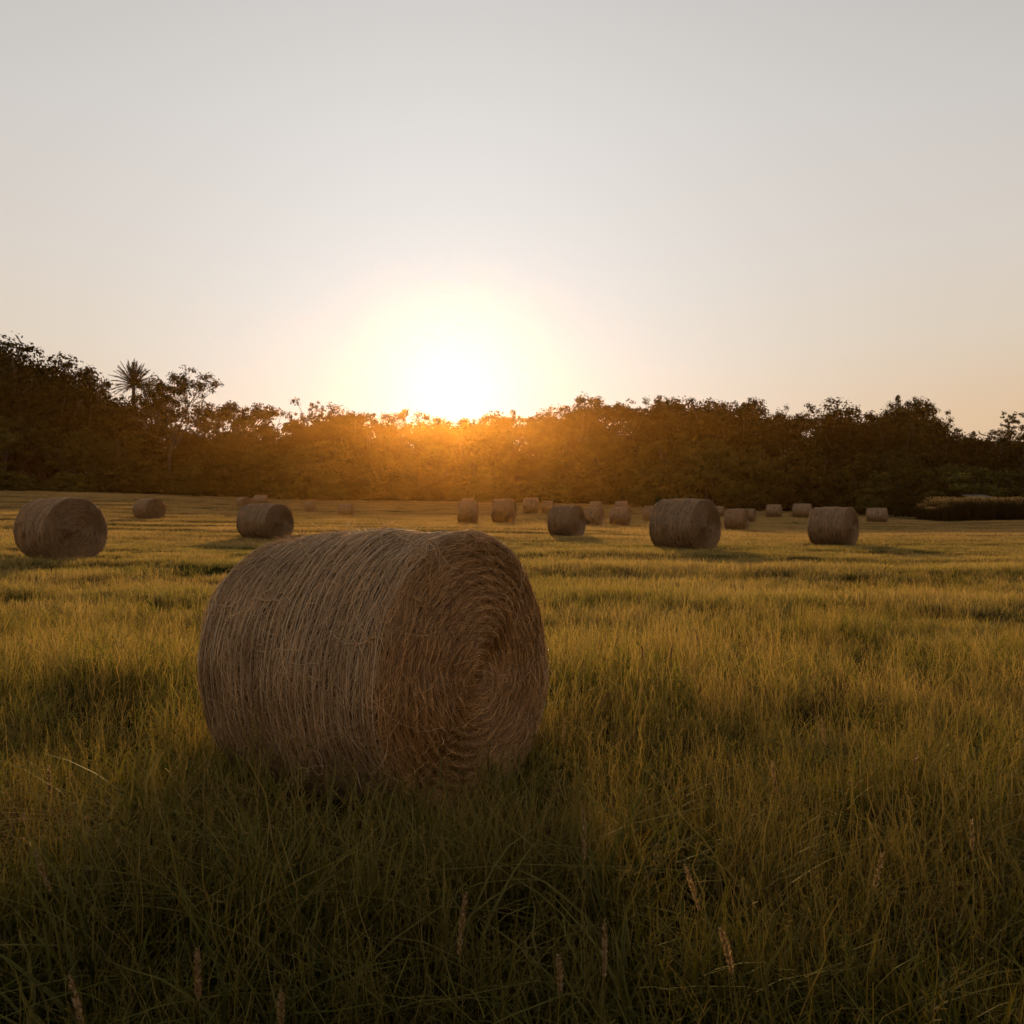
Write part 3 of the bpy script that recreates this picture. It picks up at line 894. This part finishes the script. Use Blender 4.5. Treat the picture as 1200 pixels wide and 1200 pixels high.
while px < 1400:                                       # lower front row
    d = distk(px)+7+random.uniform(-2, 2)
    l, g = reg(px)
    hgt = .52 if px > 200 else .62
    yt = HZ-(HZ-top_at(px))*random.uniform(hgt-.16, hgt+.08)
    tree('front', px, yt, d, l+', low in its front row', g+', front row', wx=random.uniform(1.0, 1.45))
    px += random.uniform(30, 46)
px = -195
while px < 1060:                                       # shrubs at the foot
    d = distk(px)+1.5+random.uniform(-1, 1.5)
    l, g = reg(px)
    tree('bush', px, HZ-random.uniform(8, 34)+ (10 if px > 850 else 0), d, 'rounded shrub at the foot of the wood' + (' left of the sun' if px < 530 else ' right of the sun'),
         'shrubs at the foot of the wood' + (' left of the sun' if px < 530 else ' right of the sun'), 'shrub', wx=random.uniform(1.1, 1.7))
    px += random.uniform(17, 30)
for px in (1090, 1128, 1165, 1205, 1250, 1300):
    tree('bush', px, HZ-random.uniform(12, 30), 112+random.uniform(-1, 3), 'rounded dark shrub behind the tall crop strip', 'shrubs behind the crop strip', 'shrub', wx=1.5)
# named individuals
tree('airy', 204, 429, 140, 'open crowned tree right of the palm with sky showing through its branches', None, wx=1.0)
tree('airy', 186, 437, 146, 'airy tree directly against the right side of the palm', None, wx=.8)
tree('spreading', 277, 472, 176, 'flat topped lacy tree between the open crowned tree and the sun', None, wx=1.2)
tree('airy', 1062, 465, 158, 'ragged tree with two feathery spires, tallest of the right part of the wood', None, wx=.8)
tree('upright', 1070, 464, 156, 'slim feathery tree rising out of the right part of the wood', None, wx=.9)
tree('airy', 1100, 484, 150, 'small rounded open tree leaning out at the end of the right ridge', None, wx=.8)
tree('lollipop', 1185, 481, 142, 'thin lone tree with a small round tuft crown at the far right', None, wx=1.0)
tree('airy', 908, 477, 168, 'slender small crowned tree standing in the dip of the skyline', None, wx=.6)
tree('dense', 980, 470, 150, 'round crowned tree with bright gaps under its crown', None, wx=.9)
e = tree('bush', 1061, 546, 121, 'yellow green bush at the wood edge above the rightmost small bale', None, 'shrub', wx=.9)
for c in e.children:
    if c.name.startswith('crown'):
        c.data = c.data.copy(); c.data.materials.clear(); c.data.materials.append(M_leaf_light)
for px, yt, d in ((835,522,139),(890,536,136),(945,528,133),(770,545,142),(1002,548,126)):
    tree('bush', px, yt, d, 'broad round tree at the wood edge right of the sun, paler than the wood behind', 'round trees along the right wood edge', 'tree', name='tree', wx=1.0)

# palm
def palm():
    d = 153; px = 156; x = (px-600)/F*d; z0 = float(smooth_h(x, d))
    top = CAM_H+(HZ-451)/F*d-z0
    e = empty('palm_tree', (x, d, z0))
    tag(e, 'spiky palm rising above the wood on the left, beside the open crowned tree', 'palm tree')
    t = limb(np.zeros(3), np.array([.2, 0, top]), .32, .26, wob=.01)
    obj('trunk', mesh_from('trunk', t[0], t[1], {'tint': t[2]}, mat=M_bark), e)
    parts = []
    for i in range(64):
        a = i*2.399; el = math.radians(88-112*(i/64)**.9)
        L = rng.uniform(3.3, 4.1); k = 10
        hd = np.array([math.cos(a), math.sin(a), 0]); tt = np.linspace(0, 1, k)
        P = np.array([.2, 0, top])+hd[None]*(L*math.cos(el)*tt)[:, None]+np.array([0, 0, 1])[None]*(L*(math.sin(el)*tt-.16*tt**2.4*math.cos(el)))[:, None]
        parts.append(tubes(P[None], (.05*(1-.8*tt))[None], 3))
        n = 44; f = np.repeat(np.linspace(.12, 1, n//2), 2)
        base = np.stack([np.interp(f, tt, P[:, j]) for j in range(3)], -1)
        tg = norm(P[-1]-P[0]); sd = norm(np.cross(tg, [0, 0, 1.])+1e-6)
        sg = np.tile([1, -1], n//2)[:, None]
        dd = norm(tg[None]*.9+sd[None]*sg*.55+rng.normal(0, .08, (n, 3)))
        LL = (.62*np.sin(np.clip(f*.85+.15, 0, 1)*math.pi)**.6+.1)[:, None]
        PP = np.stack([base, base+dd*LL*.5, base+dd*LL], 1)
        parts.append(ribbons(PP, np.array([.03, .028, .004])[None]*np.ones((n, 1)), norm(np.cross(dd, rng.normal(size=(n, 3))))))
    V, Q, r, t_ = join(parts)
    obj('crown', mesh_from('crown', V, Q, {'tint': r}, smooth=False, mat=M_leaf), e)
palm()

# the mass of the wood behind the rows one can tell apart
def woodland():
    cents, rads = [], []
    for px in np.arange(-300, 1500, 7.0):
        for r_ in range(13):
            d = distk(px)+38+rng.uniform(0, 14)
            hmax = CAM_H+(HZ-top_at(px)-16)/F*d
            x = (px+rng.normal(0, 4)-600)/F*d
            cents.append((x, d, rng.uniform(-1, hmax*.93))); rads.append(rng.uniform(1.0, 2.0))
        for r_ in range(10):
            d = distk(px)+rng.uniform(16, 36); x = (px+rng.normal(0, 4)-600)/F*d
            cents.append((x, d, float(smooth_h(x, d))+rng.uniform(0, 7))); rads.append(rng.uniform(1.0, 1.8))
    c = np.array(cents); r = np.array(rads)
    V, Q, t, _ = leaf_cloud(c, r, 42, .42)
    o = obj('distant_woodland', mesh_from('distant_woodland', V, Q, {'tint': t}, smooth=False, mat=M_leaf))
    tag(o, 'closed mass of wood behind the front trees along the whole field edge', 'woodland', kind='stuff')
woodland()

# tall crop strip at the right with sunlight on its top painted into the leaf tips
def crop():
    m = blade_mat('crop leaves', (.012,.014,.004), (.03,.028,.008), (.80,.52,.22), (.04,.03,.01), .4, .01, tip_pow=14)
    gens = []
    for i in range(3):
        n = 150
        hh = rng.uniform(1.9, 2.08, n); P, s, t = curved(n, hh, rng.gamma(2, .06, n), 5, 0)
        P[:, :, :2] += ((rng.random((n, 2))-.5)*1.6)[:, None, :]
        gens.append(ribbons(P, .035*(1-t**2*.7)[None]*np.ones((n, 1)), s))
    C = coll_of('crop', gens, [m]*3)
    x, y = [], []
    for xx in np.arange(41, 92, .9):
        for q in range(6):
            x.append(xx+rng.normal(0, .3)); y.append(97+(xx-39)*-.05+q*1.0+rng.normal(0, .2))
    x = np.array(x); y = np.array(y); n = len(x)
    rot = np.stack([np.zeros(n), np.zeros(n), rng.random(n)*6.28], -1)
    sc = np.stack([np.ones(n)]*2+[rng.uniform(.84, 1.06, n)*np.clip((1.0-ground(x, y))/2.0, .3, 1.3)*np.clip(.8+(x-41)*.4, 0, 1.0)], -1)
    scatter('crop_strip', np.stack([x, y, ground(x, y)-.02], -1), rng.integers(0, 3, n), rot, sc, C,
            'strip of tall dark crop with sunlight painted on its tips at the right end of the field', 'crop')
    d = 108; x0 = (1146-600)/F*d; z0 = float(smooth_h(x0, d))
    e = empty('farm_shed', (x0, d, z0), .1)
    tag(e, 'low pale shed whose roof just shows above the tall crop strip', 'shed')
    def box(x0, x1, y0, y1, z0, z1):
        V = np.array([(x, y, z) for x in (x0, x1) for y in (y0, y1) for z in (z0, z1)], float)
        Q = np.array([(0,1,3,2),(4,6,7,5),(0,4,5,1),(2,3,7,6),(0,2,6,4),(1,5,7,3)])
        return V, Q, np.zeros(8), np.zeros(8)
    hh = CAM_H+(HZ-580)/F*d-z0
    mp = plain_mat('pale sheet metal', (.10,.085,.07), (.16,.135,.11), 2, .8)
    md = plain_mat('weathered boards', (.12,.08,.05), (.2,.14,.09), 4)
    V, Q, *_ = join([box(-1.1, 1.1, -.9, .9, 0, hh-.28)]); obj('wall', mesh_from('wall', V, Q, smooth=False, mat=md), e)
    rf = np.array([(-1.25,-1.05,hh-.33),(1.25,-1.05,hh-.33),(1.25,1.05,hh-.02),(-1.25,1.05,hh-.02),
                   (-1.25,-1.05,hh-.27),(1.25,-1.05,hh-.27),(1.25,1.05,hh+.04),(-1.25,1.05,hh+.04)])
    Q = np.array([(3,2,1,0),(4,5,6,7),(0,1,5,4),(1,2,6,5),(2,3,7,6),(3,0,4,7)])
    obj('roof', mesh_from('roof', rf, Q, smooth=False, mat=mp), e)
    V, Q, *_ = join([box(-.35, .35, -.93, -.902, .0, hh-.55)]); obj('door', mesh_from('door', V, Q, smooth=False, mat=mp), e)
crop()

# ------------------------------------------------------------------ light
AZ = math.radians(-3.3); EL = math.radians(8.3)
sd = Vector((math.sin(AZ)*math.cos(EL), math.cos(AZ)*math.cos(EL), math.sin(EL)))
sun = bpy.data.lights.new('sun', 'SUN'); sun.energy = 4.2; sun.angle = math.radians(2.2); sun.color = (1.0, .67, .30)
so = bpy.data.objects.new('sun', sun); COL.objects.link(so)
so.rotation_euler = (-sd).to_track_quat('-Z', 'Y').to_euler()
so.location = (0, 60, 60)

def world():
    w = bpy.data.worlds.new('World'); SC.world = w; w.use_nodes = True
    nt = w.node_tree; N, L = nt.nodes, nt.links; N.clear()
    tc = N.new('ShaderNodeTexCoord'); sep = N.new('ShaderNodeSeparateXYZ'); L.new(tc.outputs['Generated'], sep.inputs[0])
    base = ramp(N, [(0, (.30,.20,.11)), (.5, (.76,.45,.225)), (.535, (.75,.49,.27)), (.57, (.72,.585,.44)), (.61, (.69,.61,.53)), (.665, (.61,.575,.54)), (.72, (.505,.475,.46)), (1, (.24,.25,.27))])
    zz = math_n(N, L, 'MULTIPLY_ADD', sep.outputs['Z'], .5); zz.node.inputs[2].default_value = .5
    L.new(zz, base.inputs[0])
    def glow(el, n):
        g = Vector((math.sin(AZ)*math.cos(el), math.cos(AZ)*math.cos(el), math.sin(el)))
        vm = N.new('ShaderNodeVectorMath'); vm.operation = 'DOT_PRODUCT'
        L.new(tc.outputs['Generated'], vm.inputs[0]); vm.inputs[1].default_value = g
        c = math_n(N, L, 'POWER', math_n(N, L, 'MAXIMUM', vm.outputs['Value'], 0), n)
        return c
    c = base.outputs[0]
    back = N.new('ShaderNodeMapRange'); L.new(sep.outputs['Y'], back.inputs['Value'])
    back.inputs['From Min'].default_value = -.5; back.inputs['From Max'].default_value = .75
    back.inputs['To Min'].default_value = 1.0; back.inputs['To Max'].default_value = 1.0
    c = mixc(N, L, 1.0, c, back.outputs[0], 'MULTIPLY')
    bk = N.new('ShaderNodeMapRange'); L.new(sep.outputs['Y'], bk.inputs['Value']); bk.inputs['From Min'].default_value = -.3; bk.inputs['From Max'].default_value = .7
    tintc = mixc(N, L, bk.outputs[0], (1.02, .92, .78), (1, 1, 1))
    c = mixc(N, L, 1.0, c, tintc, 'MULTIPLY')
    for el, n, amt, col in ((math.radians(13), 8, .60, (.775,.75,.73)), (math.radians(7), 40, .66, (.76,.80,.87)), (math.radians(5.4), 520, .95, (.90,.96,1.02))):
        k = math_n(N, L, 'MULTIPLY', glow(el, n), amt, True)
        c = mixc(N, L, k, c, col)
    sky = N.new('ShaderNodeTexSky'); sky.sky_type = 'NISHITA'; sky.sun_disc = False
    sky.sun_elevation = EL; sky.sun_rotation = AZ; sky.air_density = 1.0; sky.dust_density = 2.0
    b1 = N.new('ShaderNodeBackground'); L.new(c, b1.inputs[0]); b1.inputs[1].default_value = .92
    b2 = N.new('ShaderNodeBackground'); L.new(sky.outputs[0], b2.inputs[0]); b2.inputs[1].default_value = .005
    ad = N.new('ShaderNodeAddShader'); L.new(b1.outputs[0], ad.inputs[0]); L.new(b2.outputs[0], ad.inputs[1])
    o = N.new('ShaderNodeOutputWorld'); L.new(ad.outputs[0], o.inputs[0])
world()

# evening haze hanging over the field
def haze():
    m, nt, N, L = new_mat('evening haze')
    v = N.new('ShaderNodeVolumeScatter'); v.inputs['Color'].default_value = (1, .47, .10, 1)
    v.inputs['Density'].default_value = .00033; v.inputs['Anisotropy'].default_value = .93
    o = N.new('ShaderNodeOutputMaterial'); L.new(v.outputs[0], o.inputs['Volume'])
    V = np.array([(x, y, z) for x in (-170, 170) for y in (34, 215) for z in (-8, 10.5)], float)
    Q = np.array([(0,1,3,2),(4,6,7,5),(0,4,5,1),(2,3,7,6),(0,2,6,4),(1,5,7,3)])
    h = obj('haze', mesh_from('haze', V, Q, smooth=False, mat=m))
    tag(h, 'thin golden evening haze over the field', kind='stuff')
    h['category'] = 'haze'
haze()

# ------------------------------------------------------------------ camera
cd = bpy.data.cameras.new('camera'); cam = bpy.data.objects.new('camera', cd); COL.objects.link(cam)
cd.sensor_width = 36; cd.lens = 36; cd.clip_start = .05; cd.clip_end = 6000
cam.location = (0, 0, CAM_H)
cam.rotation_euler = (math.radians(90)-math.atan(25/F), 0, 0)
cd.dof.use_dof = True; cd.dof.focus_distance = 5.2; cd.dof.aperture_fstop = 11
SC.camera = cam

SC.view_settings.view_transform = 'Standard'; SC.view_settings.look = 'None'
SC.view_settings.exposure = 0; SC.view_settings.gamma = 1
SC.render.engine = 'CYCLES'
cy = SC.cycles
cy.use_denoising = True
try: cy.denoiser = 'OPENIMAGEDENOISE'
except Exception: pass
cy.max_bounces = 6; cy.diffuse_bounces = 3; cy.glossy_bounces = 2; cy.transmission_bounces = 4; cy.volume_bounces = 0
cy.transparent_max_bounces = 8; cy.caustics_reflective = False; cy.caustics_refractive = False
cy.use_adaptive_sampling = True; cy.adaptive_threshold = .02
